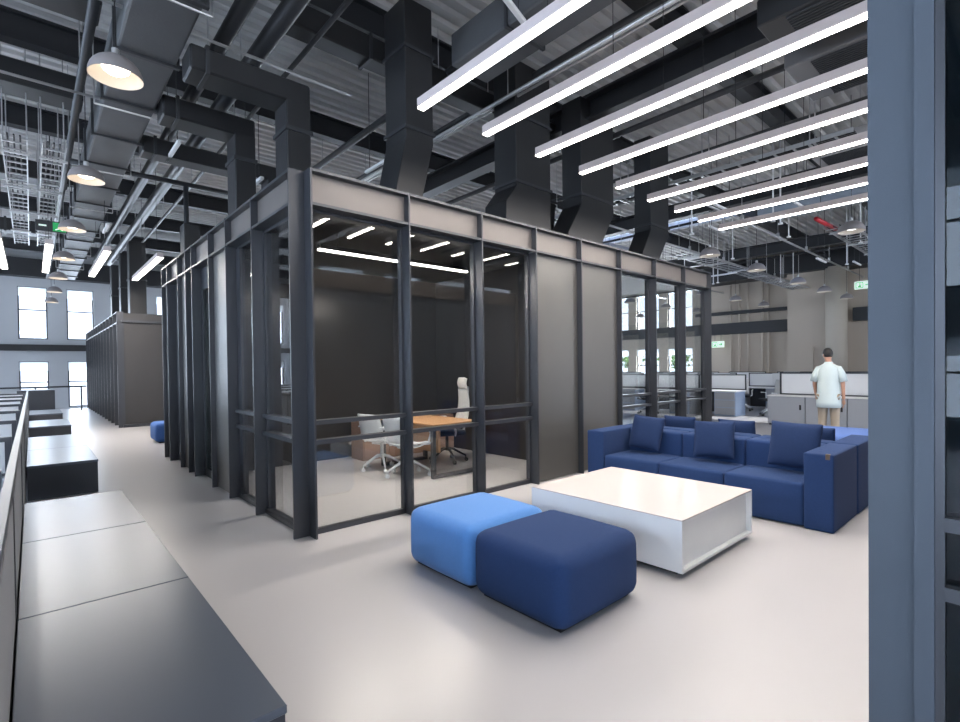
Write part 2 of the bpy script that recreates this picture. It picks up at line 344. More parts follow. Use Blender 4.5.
for i, (xx, zz, r_) in enumerate(((4.6, 5.5, .06), (5.6, 5.4, .045), (8.2, 5.5, .05), (10.2, 5.3, .045), (11.5, 5.45, .05), (15, 5.35, .04), (22.5, 5.3, .05))):
    pipe('sprinkler_pipe', [(xx, -6, 5.8), (xx, 26, 5.8)], r_, 'dark lengthwise service pipe under the roof, %s counted from the pod corner rightwards' % ordn[i].replace('nearest', 'first'), hang=4, group='lengthwise service pipes on the right')
for i, (yy, zz) in enumerate(((4.9, 5.0), (7.4, 5.1), (10.5, 5.0), (13.5, 5.05), (17, 5.0), (20.5, 5.0))):
    pipe('conduit', [(10.5, yy, zz), (25.5, yy, zz)], .028, 'pale thin cross conduit under the right office roof, %s counted from the lounge' % ordn[i].replace('nearest', 'first'), M_galv, hang=2.2, group='cross conduits over the right office')
pipe('fire_pipe', [(13.2, 3.4, 4.75), (14.8, 3.4, 4.8)], .05, 'short red fire pipe among the services above the right office', M_red)
t = pipe('insulated_duct_run', [(12.5, 4.3, 4.95), (12.5, -2, 4.95)], .22, 'round grey insulated duct at upper right behind the dome lamp', mat('light_insulation', (.28, .32, .38), .6), cat='duct', n=16)

# cable trays (ladders) on the left
def tray(x, y0, y1, z, w, label, group=None, axis='y'):
    t = thing('cable_tray', label, 'cable tray', (x, y0, z), group=group); L = y1-y0
    s = MB(); 
    for sx in (-w/2, w/2): s.bar((sx, 0, 0), (sx, L, 0), .015, .07)
    k = .25
    while k < L: s.bar((-w/2, k, -.02), (w/2, k, -.02), .03, .02); k += .3
    s.build('ladder', M_galv, t)
    c = MB()
    for j in range(3): c.tube([(-w/2+.06+j*w/4, 0, .0), (-w/2+.06+j*w/4, L, 0)], .011, 6)
    c.build('cables', M_black, t)
    q = .6
    while q < L:
        MB().tube([(-w/2, q, 0), (-w/2, q, ZC-z-.02)], .009, 6).tube([(w/2, q, 0), (w/2, q, ZC-z-.02)], .009, 6).bar((-w/2-.04, q, -.05), (w/2+.04, q, -.05), .03, .03).build('trapeze_hanger', M_galv, t)
        q += 1.8
    if axis == 'x': t.rotation_euler.z = -R90
    return t
tray(.30, 9.3, 17, 4.75, .26, 'galvanised cable tray over the left aisle, right one of the pair')
tray(-.12, 9.3, 17, 4.75, .26, 'galvanised cable tray over the left aisle, left one of the pair')
tray(9.9, 2, 24, 5.2, .3, 'galvanised cable tray running lengthwise above the right end of the pod')
tray(14, 7.0, 18, 4.75, .6, 'wide galvanised cable tray crossing the right office above the desks', axis='x')
tray(14, 3.2, 14, 4.7, .5, 'galvanised cable ladder crossing near the round insulated duct', axis='x')

# black cross ducts on the left of the big duct
for yy, zz, lab in ((7.2, 5.58, 'black cross duct at upper left in front of the conduits'), (9.9, 5.6, 'black cross duct at upper left behind the first lamp'), (14.2, 5.55, 'black cross duct over the left aisle beyond the cable tray ends'), (19.5, 5.5, 'black cross duct over the left aisle near the window wall')):
    t = thing('cross_duct', lab, 'duct', (-4, yy, zz))
    MB().box(-4.5, 4.66, -.25, .25, 0, .35, .02).build('duct_body', M_duct, t)
    for k in range(6): MB().box(-4+k*1.5, -3.95+k*1.5, -.28, .28, -.03, .38).build('duct_flange', M_pipe, t)
# dark parallel pair of ducts above the pod front
t = thing('cross_duct', 'pair-forming black duct crossing high above the pod front, upper one', 'duct', (2.3, 5.75, 5.5)); MB().box(0, 6, 0, .28, 0, .3, .02).build('duct_body', M_duct, t)
MB().box(1, 1.04, -.02, .3, -.02, .32).build('duct_flange', M_pipe, t)

t = thing('lengthwise_duct', 'broad dark duct running lengthwise above the second linear light', 'duct', (4.25, 0, 5.25)); MB().box(-.3, .3, -3, 4.9, 0, .4, .02).build('duct_body', M_gduct, t)
for k in range(5): MB().box(-.32, .32, -2.5+k*1.6, -2.46+k*1.6, -.02, .42).build('duct_flange', M_pipe, t)
for sx in (-.3, .3): MB().tube([(sx, 2, .4), (sx, 2, ZC-5.27)], .01, 6).build('hanger', M_galv, t)
pipe('conduit', [(5.05, -4, 5.3), (5.05, 20, 5.3)], .03, 'bright galvanised conduit beside the broad dark lengthwise duct', M_galv, hang=3)
pipe('conduit', [(5.25, -4, 5.38), (5.25, 20, 5.38)], .02, 'thin galvanised conduit right of the bright one above the linear lights', M_galv)
# air units with grille at the upper right
def unit(x0, x1, y0, y1, z0, z1, label, m):
    t = thing('air_unit', label, 'air unit', ((x0+x1)/2, (y0+y1)/2, z0)); a, b, h = (x1-x0)/2, (y1-y0)/2, z1-z0
    MB().box(-a, a, -b, b, 0, h, .015).build('casing', m, t)
    g = MB(); k = -a+.06
    while k < a-.05: g.box(k, k+.015, -b*.85, b*.85, -.02, 0); k += .05
    g.build('grille', M_pipe, t)
    for sx in (-a+.05, a-.05):
        MB().tube([(sx, 0, h), (sx, 0, ZC-z0-.02)], .01, 6).build('hanger', M_galv, t)
unit(6.0, 6.8, -1.5, 2.1, 5.2, 5.5, 'black slotted air unit hanging above the linear lights at upper right', M_duct)
unit(7.2, 8.4, -1.5, 2.2, 5.25, 5.55, 'plain grey air duct box hanging beside the black slotted unit', mat('mid_grey_casing', (.16, .16, .165), .5))
unit(10.6, 11.6, 1.0, 2.8, 5.2, 5.55, 'grey air box with small grille above the middle of the linear lights', mat('pale_casing', (.35, .34, .34), .5))
unit(12.6, 14.2, 8.4, 9.6, 4.75, 5.1, 'pale blue-grey air box hanging above the far right corner of the pod', mat('blue_grey_casing', (.30, .33, .40), .5))

# small hanging fluorescent battens and detector drops
def batten(x, y, z, ang, L=.9, group='small ceiling battens', label='slim unlit pale batten hanging under the roof deck'):
    t = thing('ceiling_batten', label, 'ceiling light', (x, y, z), ang, group)
    MB().box(-L/2, L/2, -.03, .03, 0, .05, .01).build('tube_housing', M_white, t)
    MB().tube([(-L*.35, 0, .05), (-L*.35, 0, ZC-z-.02)], .006, 6).tube([(L*.35, 0, .05), (L*.35, 0, ZC-z-.02)], .006, 6).build('suspension', M_pipe, t)
    return t
b0 = batten(1.7, 9.0, 4.9, R90)
rnd = random.Random(3)
for (x, y, z, a) in [(4.4, 7.4, 4.9, R90), (2.75, 8.6, 4.5, R90), (1.3, 14, 4.7, R90), (-.9, 12.5, 4.8, R90), (-1.6, 10.5, 4.8, R90), (3.6, 3.6, 5.2, .3), (11.2, 4.6, 4.85, 0), (12.2, 3.4, 4.8, 0), (14.5, 6.6, 4.6, R90), (15.5, 2.8, 4.5, 0), (16.8, 4.2, 4.4, 0), (18, 7.4, 4.6, R90), (19.4, 3.9, 4.6, 0), (13.0, 5.5, 4.9, 0), (17.1, 9, 4.6, 0), (20, 11, 4.8, R90)]:
    dup(b0, (x, y, z), a)
for i in range(26):
    if i == 0:
        t = thing('sprinkler_drop', 'thin pale sprinkler drop with a small round head over the right office', 'sprinkler', (12.5, 3.9, 4.6), group='sprinkler drops')
        MB().tube([(0, 0, .03), (0, 0, ZC-4.62)], .016, 6).build('drop_pipe', M_white, t); MB().lathe([(0, 0), (.05, .01), (.05, .04), (0, .05)], n=12).build('sprinkler_head', M_white, t); sd = t
    else: dup(sd, (rnd.choice((rnd.uniform(11.5, 16.2), rnd.uniform(18.2, 22))), rnd.uniform(2.5, 13), 4.6))

# ------------------------------------------------------------------ linear pendant lights
def strip(x, y0, y1, z, w, h, label, group=None, power=38):
    t = thing('linear_light', label, 'pendant light', (x, y0, z), group=group); L = y1-y0
    MB().box(-w/2, w/2, 0, L, .012, h, .004).build('housing', M_ledh, t)
    MB().box(-w/2+.004, w/2-.004, .004, L-.004, 0, .012).build('diffuser', M_led, t)
    k = .35
    while k < L:
        MB().tube([(0, k, h), (0, k, ZC-z-.02)], .004, 5).build('suspension_wire', M_black, t); k += 1.9
    l = area('linear_light_glow', (x, y0+L/2, z-.012), (0, 0, 0), w, L, power, (1, .92, .85)); l.parent = t; l.location = (0, L/2, -.012)
    return t
for i in range(9):
    strip(2.84+.84*i, .15, 4.0, 4.0, .08, .1, 'long white linear pendant over the lounge, %s of nine from the camera' % ordn[i])
for i, xx in enumerate((-.42, .29, 1.17, 2.07)):
    strip(xx, 12.4, 15.9, 3.9, .12, .11, 'short glowing linear pendant over the left aisle, %s from the left' % ordn[i].replace('nearest', 'first'), power=70)
# pod interior light
t = thing('linear_light', 'warm linear pendant light hung inside the glass meeting room', 'pendant light', (2.55, 5.7, 2.92))
MB().box(0, 2.3, -.03, .03, .02, .07, .004).build('housing', M_black, t); MB().box(.003, 2.297, -.027, .027, 0, .02).build('diffuser', M_led, t)
for k in (.25, 2.05): MB().tube([(k, 0, .07), (k, 0, .3)], .004, 5).build('suspension_wire', M_black, t)
l = area('linear_light_glow', (0, 0, 0), (0, 0, 0), 2.3, .06, 110, (1, .9, .8)); l.parent = t; l.location = (1.15, 0, -.012)

# dome pendants
def dome(x, y, z, label, bulb, group=None, R=.205):
    t = thing('dome_lamp', label, 'pendant lamp', (x, y, z), group=group)
    pr = [(R*math.cos(a), R*.92*math.sin(a)) for a in [i*R90/8 for i in range(9)]]; pr[-1] = (.012, R*.92)
    MB().lathe(pr, n=32).build('shade', M_dome, t, smooth=True)
    MB().lathe([(r*.985+.0, zz*.96) for r, zz in pr], n=32).build('shade_lining', M_domei, t, smooth=True)
    MB().lathe([(0, .035), (.07, .04), (.10, .065), (.11, .10), (0, .11)], n=20).build('diffuser', bulb, t, smooth=True)
    MB().lathe([(.0, R*.92-.005), (.03, R*.92-.005), (.03, R*.92+.06), (0, R*.92+.07)], n=12).build('cap', M_galv, t)
    MB().tube([(0, 0, R*.92+.05), (0, 0, ZC-z-.02)], .005, 5).build('cord', M_black, t)
    return t
dl = [5.43+3.17*k for k in range(7)]
for i, yy in enumerate(dl):
    dome(.60, yy, 4.1, 'glowing grey dome lamp over the left aisle, %s in the line from the camera' % ordn[i], M_bulb)
d0 = dome(11.67, 2.43, 4.0, 'grey dome lamp at upper right beside the big blue-grey column', M_bulb2, R=.22)
labs = {(11.67, 5.12): 'grey dome lamp hanging just right of the pod roof corner', (14.5, 5.04): 'grey dome lamp hanging midway between the pod corner and the pale wall pier', (17.9, 5.11): 'grey dome lamp hanging left of the standing man, in front of the pale wall pier'}
for gx in (11.67, 14.5, 17.9, 20.74, 23.73):
    for gy in (2.43, 5.1, 8.07, 11.0, 14.0):
        if (gx, gy) == (11.67, 2.43): continue
        key = [v for k, v in labs.items() if abs(k[0]-gx) < .1 and abs(k[1]-gy) < .1]
        dup(d0, (gx, gy, 4.0), label=key[0] if key else 'grey dome lamp over the right office, %s row from the pod, %s from the column' % (ordn[int((gx-10)/2.8)].replace('nearest', 'first'), ordn[int((gy-1)/2.8)].replace('nearest', 'first')), group='dome lamps over the right office')
for gy in (3, 6, 9, 12, 15): dup(d0, (-5.2, gy, 4.0), label='grey dome lamp over the left desks', group='dome lamps over the left desks')

# ------------------------------------------------------------------ meeting pod
PX0, PX1, PY0, PY1, PH, FD, T = 1.87, 9.88, 4.45, 10.26, 3.3, .15, .018
pod = thing('meeting_pod', 'long graphite-framed glass meeting pod in the middle of the hall with ducts on its roof', 'meeting room', (5.8, 7.3, 0))
def P(mb, name, m, **k):
    o = mb.build(name, m, pod, **k); o.location = (-5.8, -7.3, 0); return o
fx = [1.87, 2.90, 3.90, 4.83, 5.77, 6.76, 7.80, 8.83, 9.88]
fy = [4.45, 5.47, 6.40, 7.16, 8.08, 8.46, 9.0, 9.8, 10.26]
ZL = 3.0                                                     # lower ledge
for x in fx:
    P(MB().box(x-T/2, x+T/2, PY0-FD, PY0, 0, PH), 'fin', M_frame)
    P(MB().box(x-.022, x+.022, PY0, PY0+.05, 0, ZL), 'mullion', M_frame)
for y in fy:
    P(MB().box(PX0-FD, PX0, y-T/2, y+T/2, 0, PH), 'fin', M_frame)
    P(MB().box(PX0, PX0+.05, y-.022, y+.022, 0, ZL), 'mullion', M_frame)
for z in (PH, ZL):
    P(MB().box(PX0+T/2, PX1, PY0-FD+.006, PY0, z-.025, z), 'ledge', M_frame)
    P(MB().box(PX0-FD+.006, PX0, PY0+T/2, PY1, z-.025, z), 'ledge', M_frame)
M_fascia = mat('fascia_graphite_warm_lit', (.150, .135, .127), .45, metal=.4, noise=.04)  # brownish tint puts the linear lights' warm reflection into the graphite colour
for a, b in zip(fx[:-1], fx[1:]):
    P(MB().box(a+T/2, b-T/2, PY0-.07, PY0, ZL, PH-.026), 'fascia_panel', M_fascia)
for a, b in zip(fy[:-1], fy[1:]):
    P(MB().box(PX0-.08, PX0, a+T/2, b-T/2, ZL, PH-.026), 'fascia_panel', M_fascia)
# front (facing the lounge) bays
for i, (a, b) in enumerate(zip(fx[:-1], fx[1:])):
    a += T/2; b -= T/2
    if i in (3, 4):
        P(MB().box(a, b, PY0-.07, PY0+.03, .01, ZL-.02), 'solid_panel', M_panel, bevel=.004)
    else:
        P(MB().box(a+.022, b-.022, PY0+.010, PY0+.018, .05, ZL-.04), 'glass_pane', M_glass)
        f = MB(); f.box(a, b, PY0-.02, PY0+.03, 0, .05).box(a, b, PY0-.02, PY0+.03, ZL-.05, ZL-.02)
        for z in (1.03, .85): f.box(a, b, PY0-.06, PY0+.03, z-.02, z+.02)
        f.box(a, a+.022, PY0-.02, PY0+.03, .05, ZL-.05).box(b-.022, b, PY0-.02, PY0+.03, .05, ZL-.05)
        P(f, 'window_frame', M_frame)
# left side bays
for i, (a, b) in enumerate(zip(fy[:-1], fy[1:])):
    a += T/2; b -= T/2
    if i in (2, 5, 7):
        P(MB().box(PX0-.09, PX0+.03, a, b, .01, ZL-.02), 'solid_panel', M_panel, bevel=.004)
    elif i == 4:
        P(MB().box(PX0-.07, PX0+.03, a, b, .01, ZL-.02), 'solid_panel', M_frame)
    elif i in (3, 6):
        dr = P(MB().box(PX0-.02, PX0+.03, a, a+.06, 0, ZL-.25).box(PX0-.02, PX0+.03, b-.06, b, 0, ZL-.25).box(PX0-.02, PX0+.03, a+.06, b-.06, ZL-.33, ZL-.25).box(PX0-.02, PX0+.03, a+.06, b-.06, 0, .1), 'door', M_frame)
        MB().box(PX0-.005, PX0+.005, a+.06, b-.06, .1, ZL-.33).build('glass_pane', M_tglass, dr)
        MB().tube([(PX0-.08, a+.12, .9), (PX0-.08, a+.12, 1.5)], .014, 8).tube([(PX0-.08, a+.12, .95), (PX0-.01, a+.12, .95)], .01, 6).tube([(PX0-.08, a+.12, 1.45), (PX0-.01, a+.12, 1.45)], .01, 6).build('door_handle', M_galv, dr)
        P(MB().box(PX0-.02, PX0+.03, a, b, ZL-.25, ZL-.02), 'door_header', M_frame)
    else:
        P(MB().box(PX0-.008, PX0, a+.022, b-.022, .05, ZL-.04), 'glass_pane', M_rglass)
        f = MB(); f.box(PX0-.05, PX0+.03, a, b, 0, .05).box(PX0-.02, PX0+.03, a, b, ZL-.05, ZL-.02)
        for z in (1.03, .85): f.box(PX0-.07, PX0+.03, a, b, z-.02, z+.02)
        f.box(PX0-.03, PX0+.03, b-(.12 if i == 1 else .022), b, .05, ZL-.05).box(PX0-.03, PX0+.03, a, a+.022, .05, ZL-.05)
        P(f, 'window_frame', M_frame)
# far sides, roof, inner walls
P(MB().box(PX0, 6.72, PY1-.06, PY1, 0, ZL), 'back_panel', M_panel)
P(MB().box(PX0, PX1, PY0+.02, PY1, 3.2, 3.27), 'roof_panel', mat('pod_roof', (.10, .10, .105), .6))
P(MB().box(PX0, PX1, PY1-.05, PY1, 3.0, 3.2).box(PX1-.05, PX1, PY0, PY1, 3.0, 3.3), 'fascia_panel', M_fascia)
P(MB().box(PX0+.1, 5.95, 7.95, 8.05, 0, 3.2), 'inner_wall', M_darkwall)
P(MB().box(5.95, 6.03, PY0+.06, PY1-.06, 0, 3.2), 'inner_wall', M_darkwall)
P(MB().box(6.72, 6.80, PY0+.06, PY1-.06, 0, 3.2), 'inner_wall', M_darkwall)
P(MB().box(PX0+.1, 5.95, PY0+.1, 7.95, 3.17, 3.2), 'ceiling_panel', M_darkwall)
P(MB().box(6.80, PX1-.05, PY0+.1, PY1-.06, 3.02, 3.2), 'ceiling_panel', M_white)
ys = [4.45, 5.6, 6.8, 8.0, 9.1, 10.26]
for y in ys:
    P(MB().box(PX1-.06, PX1+.15, y-.012, y+.012, 0, PH), 'fin', M_frame)
for a, b in zip(ys[:-1], ys[1:]): P(MB().box(PX1-.034, PX1-.026, a+.02, b-.02, .03, ZL), 'glass_pane', M_glass)
for x in fx[6:]:
    P(MB().box(x-.02, x+.02, PY1-.06, PY1+.1, 0, PH), 'fin', M_frame)
for a, b in zip([6.8]+fx[6:-1], fx[6:]): P(MB().box(a+.02, b-.02, PY1-.034, PY1-.026, .03, ZL), 'glass_pane', M_glass)
P(MB().box(6.8, PX1, PY1-.06, PY1, .83, .87).box(6.8, PX1, PY1-.06, PY1, 1.01, 1.05).box(PX1-.06, PX1, PY0, PY1, .83, .87).box(PX1-.06, PX1, PY0, PY1, 1.01, 1.05), 'rail', M_frame)

# far pod on the left
pod2 = thing('meeting_pod', 'distant graphite pod further down the left aisle, its plain grey end wall facing the lounge', 'meeting room', (1.72, 16.5, 0))
H2 = 3.12
MB().box(.15, 4.2, 0, 10.2, 0, H2-.03).build('body', mat('pod_end_graphite', (.036, .035, .036), .6, noise=.04), pod2)
MB().box(.1, 4.3, -.05, -.001, H2-.28, H2-.22).box(.1, 4.3, -.05, -.001, 0, .08).build('rail', M_frame, pod2)
for k in range(13):
    y = k*.85; MB().box(0, .15, y-.012, y+.012, 0, H2).build('fin', M_frame, pod2)
for z in (H2, H2-.28): MB().box(.01, .15, .013, 10.2, z-.025, z).build('ledge', M_frame, pod2)
for k in range(12):
    y = k*.85; MB().box(.13, .149, y+.08, y+.78, .05, H2-.3).build('panel' if k % 3 else 'glass_pane', M_panel if k % 3 else M_tglass, pod2)
for k, yy in enumerate((17.3, 19.2, 21.5)):
    t = thing('supply_duct', 'black vertical duct rising from the distant pod, %s from the camera' % ordn[k], 'duct', (2.3, yy, H2-.02))
    MB().box(-.2, .2, -.2, .2, 0, 5.2-H2, .01).build('duct_body', M_duct, t); MB().box(-.22, .22, -.22, .22, 1, 1.04).build('duct_flange', M_pipe, t)

# near pod at the right edge of the view
pod3 = thing('meeting_pod', 'blue-grey steel corner and glass bay of the near pod at the right edge', 'meeting room', (1.95, .2, 0))
GX = .035
MB().box(.02, .032, .05, .168, 0, 3.3).build('corner_plate', M_colm, pod3)
MB().box(0, .05, .01, .055, 0, 3.3).build('corner_fin', M_colm, pod3)
for k in range(5):
    y = -k*1.0
    if k: MB().box(0, GX, y-.01, y+.01, 0, 3.3).build('fin', M_colm, pod3)
    f = MB(); f.box(GX-.03, GX+.05, y-.012, y+.009, 0, 3.0).box(GX-.03, GX+.05, y-.99, y-.97, 0, 3.0).box(GX-.01, GX+.05, y-.97, y-.012, 0, .06)
    for z in (1.05, .85): f.box(GX-.04, GX+.05, y-.97, y-.012, z-.02, z+.02)
    f.build('window_frame', M_frame, pod3)
    MB().box(GX-.01, GX, y-.97, y-.012, .06, 3.0).build('glass_pane', M_pglass, pod3)
MB().box(GX, GX+.03, -5, 0, 3.0, 3.3).box(.05, 7, .02, .06, 3.0, 3.3).build('fascia_panel', M_fascia, pod3)
MB().box(GX, 7, -5, .0, 3.2, 3.27).build('roof_panel', M_darkwall, pod3)
MB().box(.1, 7, .0, .03, 0, 3.0).build('side_panel', M_colm, pod3)
MB().box(1.6, 1.68, -5, -.02, 0, 3.2).build('inner_wall', M_darkwall, pod3)

# ------------------------------------------------------------------ lounge furniture
def soft(mb, x0, x1, y0, y1, z0, z1, bev, seg=5, bulge=.0):
    b = bmesh.new(); v = [b.verts.new((x, y, z)) for x in (x0, x1) for y in (y0, y1) for z in (z0, z1)]
    for f in ((0, 1, 3, 2), (4, 6, 7, 5), (0, 4, 5, 1), (2, 3, 7, 6), (0, 2, 6, 4), (1, 5, 7, 3)): b.faces.new([v[i] for i in f])
    bmesh.ops.bevel(b, geom=list(b.edges), offset=bev, segments=seg, profile=.5, affect='EDGES')
    if bulge:
        bmesh.ops.subdivide_edges(b, edges=[e for e in b.edges if e.calc_length() > .2], cuts=6, use_grid_fill=True)
        c = Vector(((x0+x1)/2, (y0+y1)/2, (z0+z1)/2)); h = Vector((x1-x0, y1-y0, z1-z0))/2
        for q in b.verts:
            d = q.co-c; n = Vector((d.x/h.x, d.y/h.y, d.z/h.z))
            for k in range(3):
                o = [abs(n[j]) for j in range(3) if j != k]
                q.co[k] += bulge*n[k]*(1-o[0]**2)*(1-o[1]**2)
    me = bpy.data.meshes.new('t'); b.to_mesh(me); mb.bm.from_mesh(me); bpy.data.meshes.remove(me); b.free()
    return mb
def ottoman(x0, x1, y0, y1, h, m, label):
    t = thing('ottoman', label, 'ottoman', ((x0+x1)/2, (y0+y1)/2, 0)); a, b = (x1-x0)/2, (y1-y0)/2
    soft(MB(), -a, a, -b, b, .012, h, .085, 7, .018).build('upholstery', m, t, smooth=True)
    MB().box(-a+.06, a-.06, -b+.06, b-.06, 0, .035).build('plinth', M_black, t)
ottoman(2.16, 2.96, 2.55, 3.30, .437, M_blue, 'light blue square upholstered ottoman beside the navy one')
ottoman(2.16, 2.98, 1.765, 2.535, .437, M_navy, 'navy blue square upholstered ottoman in the foreground')

t = thing('coffee_table', 'low white coffee table with open ends and speckled pinkish top', 'coffee table', (4.02, 2.395, 0))
a, b, z0, z1 = .635, .71, .045, .425
MB().box(-a, a, -b, b, z1-.012, z1, .002).build('table_top', M_tabtop, t)
MB().box(-a, -a+.02, -b, b, z0, z1-.012).build('side_panel', M_tabside, t)
MB().box(a-.02, a, -b, b, z0, z1-.012).build('side_panel', M_tabside, t)
MB().box(-a+.02, a-.02, -b, b, z0, z0+.02).build('bottom_panel', M_tabside, t)
MB().box(-a+.02, a-.02, -.01, .01, z0+.02, z1-.012).build('divider', M_tabside, t)
MB().box(-a+.02, a-.02, -b+.04, -b+.055, z0+.02, z1-.012).build('inner_panel', M_tabside, t)
MB().box(-a+.08, a-.08, -b+.08, b-.08, 0, z0).build('plinth', M_black, t)

def sofa(x, y0, n, rot, label, cw=.72, aw=.24):
    """front edge on local x=0, seats toward +x depth .82, running along +y"""
    t = thing('sofa', label, 'sofa', (x, y0, 0), rot); L = n*cw+2*aw; D = .82
    for k in range(n):
        y = aw+k*cw
        soft(MB(), .0, .62, y+.003, y+cw-.003, .012, .41, .03, 4, .012).build('seat', M_navy, t, smooth=True)
        soft(MB(), .57, D, y+.003, y+cw-.003, .012, .69, .03, 4, .006).build('backrest', M_navy, t, smooth=True)
    for y in (0, L-aw):
        soft(MB(), -.01, D, y+.002, y+aw-.002, .002, .70, .016, 4, .004).build('armrest', M_navy, t, smooth=True)
    MB().box(.06, D-.06, .06, L-.06, 0, .04).build('plinth', M_black, t)
    return t
s1 = sofa(5.27, 1.225, 3, 0, 'three-seat navy fabric sofa facing the coffee table')
MB().box(-.014, .02, .03, .065, .655, .705, .002).build('leather_tag', M_tag, s1)
s2 = sofa(6.94, 3.86, 3, math.pi, 'three-seat navy fabric sofa standing back to back behind the front sofa')
for s in (s2,): pass

def cushion(name, loc, rot, label, w=.46, h=.44, d=.15, m=M_navyc, group=None):
    b = bmesh.new(); N = 14; vs = {}
    for s in (-1, 1):
        for i in range(N+1):
            for j in range(N+1):
                u, v = 2*i/N-1, 2*j/N-1; e = max(0, (1-abs(u)**2.6)*(1-abs(v)**2.6))**.5
                pin = 1-.05*(1-abs(u))*0-.045*(1-u*u)*abs(v)**3 if abs(v) > abs(u) else 1
                pin2 = 1-.045*(1-v*v)*abs(u)**3
                k = (s, i, j)
                edge = i in (0, N) or j in (0, N)
                if edge and s == 1: vs[k] = vs[(-1, i, j)]
                else: vs[k] = b.verts.new((s*d/2*e if not edge else 0, u*w/2*pin2, v*h/2*pin))
    for s in (-1, 1):
        for i in range(N):
            for j in range(N):
                b.faces.new((vs[(s, i, j)], vs[(s, i+1, j)], vs[(s, i+1, j+1)], vs[(s, i, j+1)]))
    mb = MB(); mb.bm.free(); mb.bm = b
    o = mb.build(name, m, smooth=True, sub=1); o.location = loc; o.rotation_euler = rot
    return tag(o, label, 'cushion', group)
cushion('cushion', (5.72, 3.30, .675), (.06, .27, -.05), 'square navy cushion at the left end of the front sofa')
cushion('cushion', (5.70, 2.46, .675), (-.04, .27, .12), 'square navy cushion in the middle of the front sofa')
cushion('cushion', (5.70, 1.66, .70), (.03, .25, .06), 'square navy cushion at the right end of the front sofa', w=.48, h=.48)
cushion('cushion', (6.46, 3.22, .63), (0, -.2, 0), 'navy cushion peeking over the back of the rear sofa, left one', w=.46)
cushion('cushion', (6.46, 2.5, .63), (0, -.2, 0), 'navy cushion peeking over the back of the rear sofa, middle one', w=.46)
cushion('cushion', (6.46, 1.70, .61), (0.0, -.2, 0), 'navy cushion peeking over the back of the rear sofa, right one', w=.46)

t = thing('upholstered_bench', 'light blue upholstered bench behind the two sofas', 'bench', (9.75, .6, 0))
soft(MB(), -.6, .6, -2.2, 2.0, .03, .42, .05, 4, .01).build('upholstery', M_blue2, t, smooth=True); MB().box(-.5, .5, -2.1, 1.9, 0, .04).build('plinth', M_black, t)
ot = thing('ottoman', 'small blue ottoman half hidden behind the far corner of the pod', 'ottoman', (2.25, 12.6, 0))
soft(MB(), -.35, .35, -.35, .35, .03, .42, .08, 5, .01).build('upholstery', mat('mid_blue_wool', (.04, .11, .32), .9), ot, smooth=True); MB().box(-.28, .28, -.28, .28, 0, .04).build('plinth', M_black, ot)

# ------------------------------------------------------------------ low metal benches on the left
def lowbench(y0, y1, label, x0=-.066, x1=.612, h=.41):
    t = thing('storage_bench', label, 'storage bench', ((x0+x1)/2, (y0+y1)/2, 0)); a, b = (x1-x0)/2, (y1-y0)/2
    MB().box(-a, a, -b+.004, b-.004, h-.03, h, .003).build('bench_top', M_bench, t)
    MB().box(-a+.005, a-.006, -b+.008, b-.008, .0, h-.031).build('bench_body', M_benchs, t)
lowbench(1.66, 3.06, 'low gunmetal storage bench in the lower left corner, nearest the camera')
lowbench(3.06, 4.41, 'low gunmetal storage bench at left, second from the camera')
lowbench(4.41, 5.74, 'low gunmetal storage bench at left, third from the camera, reflecting warm lights')
lowbench(7.96, 9.6, 'low gunmetal storage bench at left beyond the gap, showing its dark end')
lowbench(9.6, 11.5, 'low gunmetal storage bench at left, fifth from the camera, with bright window reflections')
lowbench(13.6, 15.4, 'short low dark storage bench further down the left aisle')
lowbench(17.6, 19.6, 'low dark storage bench at left, furthest down the aisle')

# left workstations: screen wall along the aisle, desks and cross dividers
t = thing('desk_screen', 'long grey desk screen with metal top rail along the left benches', 'desk screen', (-.086, .8, 0)); L = 19
MB().box(-.012, .012, 0, L, .05, .98).build('screen_panel', mat('woven_grey_screen', (.22, .23, .25), .8, noise=.2, nscale=200), t)
MB().box(-.019, .019, 0, L, .98, 1.03, .004).build('top_rail', M_frame, t)
for k in range(9): MB().box(-.017, .017, k*2.3, k*2.3+.04, 0, .98).build('post', M_frame, t)
def lefthdesk(y, label):
    t = thing('workstation_desk', label, 'desk', (-1.3, y, 0))
    MB().box(-1.1, 1.14, -.75, .75, .70, .74, .004).build('desk_top', M_white, t)
    for sx in (-1.05, 1.05):
        for sy in (-.65, .65): MB().box(sx-.03, sx+.03, sy-.03, sy+.03, 0, .70).build('leg', M_white, t)
    MB().box(-1.0, 1.0, -.015, .015, .5, .70).build('modesty_panel', M_cab, t)
def divider(y, label):
    t = thing('desk_divider', label, 'desk screen', (-1.3, y, 0))
    MB().box(-1.1, 1.16, -.012, .012, .76, 1.0).build('screen_panel', M_frost, t)
    f = MB(); f.box(-1.12, 1.18, -.02, .02, 1.0, 1.035).box(-1.12, 1.18, -.02, .02, .742, .765).box(1.14, 1.18, -.02, .02, .765, 1.0).box(-1.12, -1.08, -.02, .02, .765, 1.0).box(-.02, .02, -.02, .02, .765, 1.0)
    f.build('frame', M_frame, t)
yy = 2.6
for k in range(8):
    lefthdesk(yy+.02, 'white workstation desk in the left row, %s from the camera' % ordn[k])
    divider(yy+.82+.02 if k else 3.44, 'white framed divider between the left desks, %s from the camera' % ordn[k]); yy += 1.66+.1
t = thing('storage_cabinet', 'dark cabinet at the end of the left desk row near the windows', 'cabinet', (.1, 21.5, 0)); MB().box(-.45, .45, -.4, .4, 0, .95, .01).build('body', M_benchs, t); MB().box(-.4, .4, -.41, -.4, .05, .9).build('door', M_frame, t)
t = thing('railing', 'thin dark metal handrail in front of the far windows', 'railing', (.6, 25.2, 0))
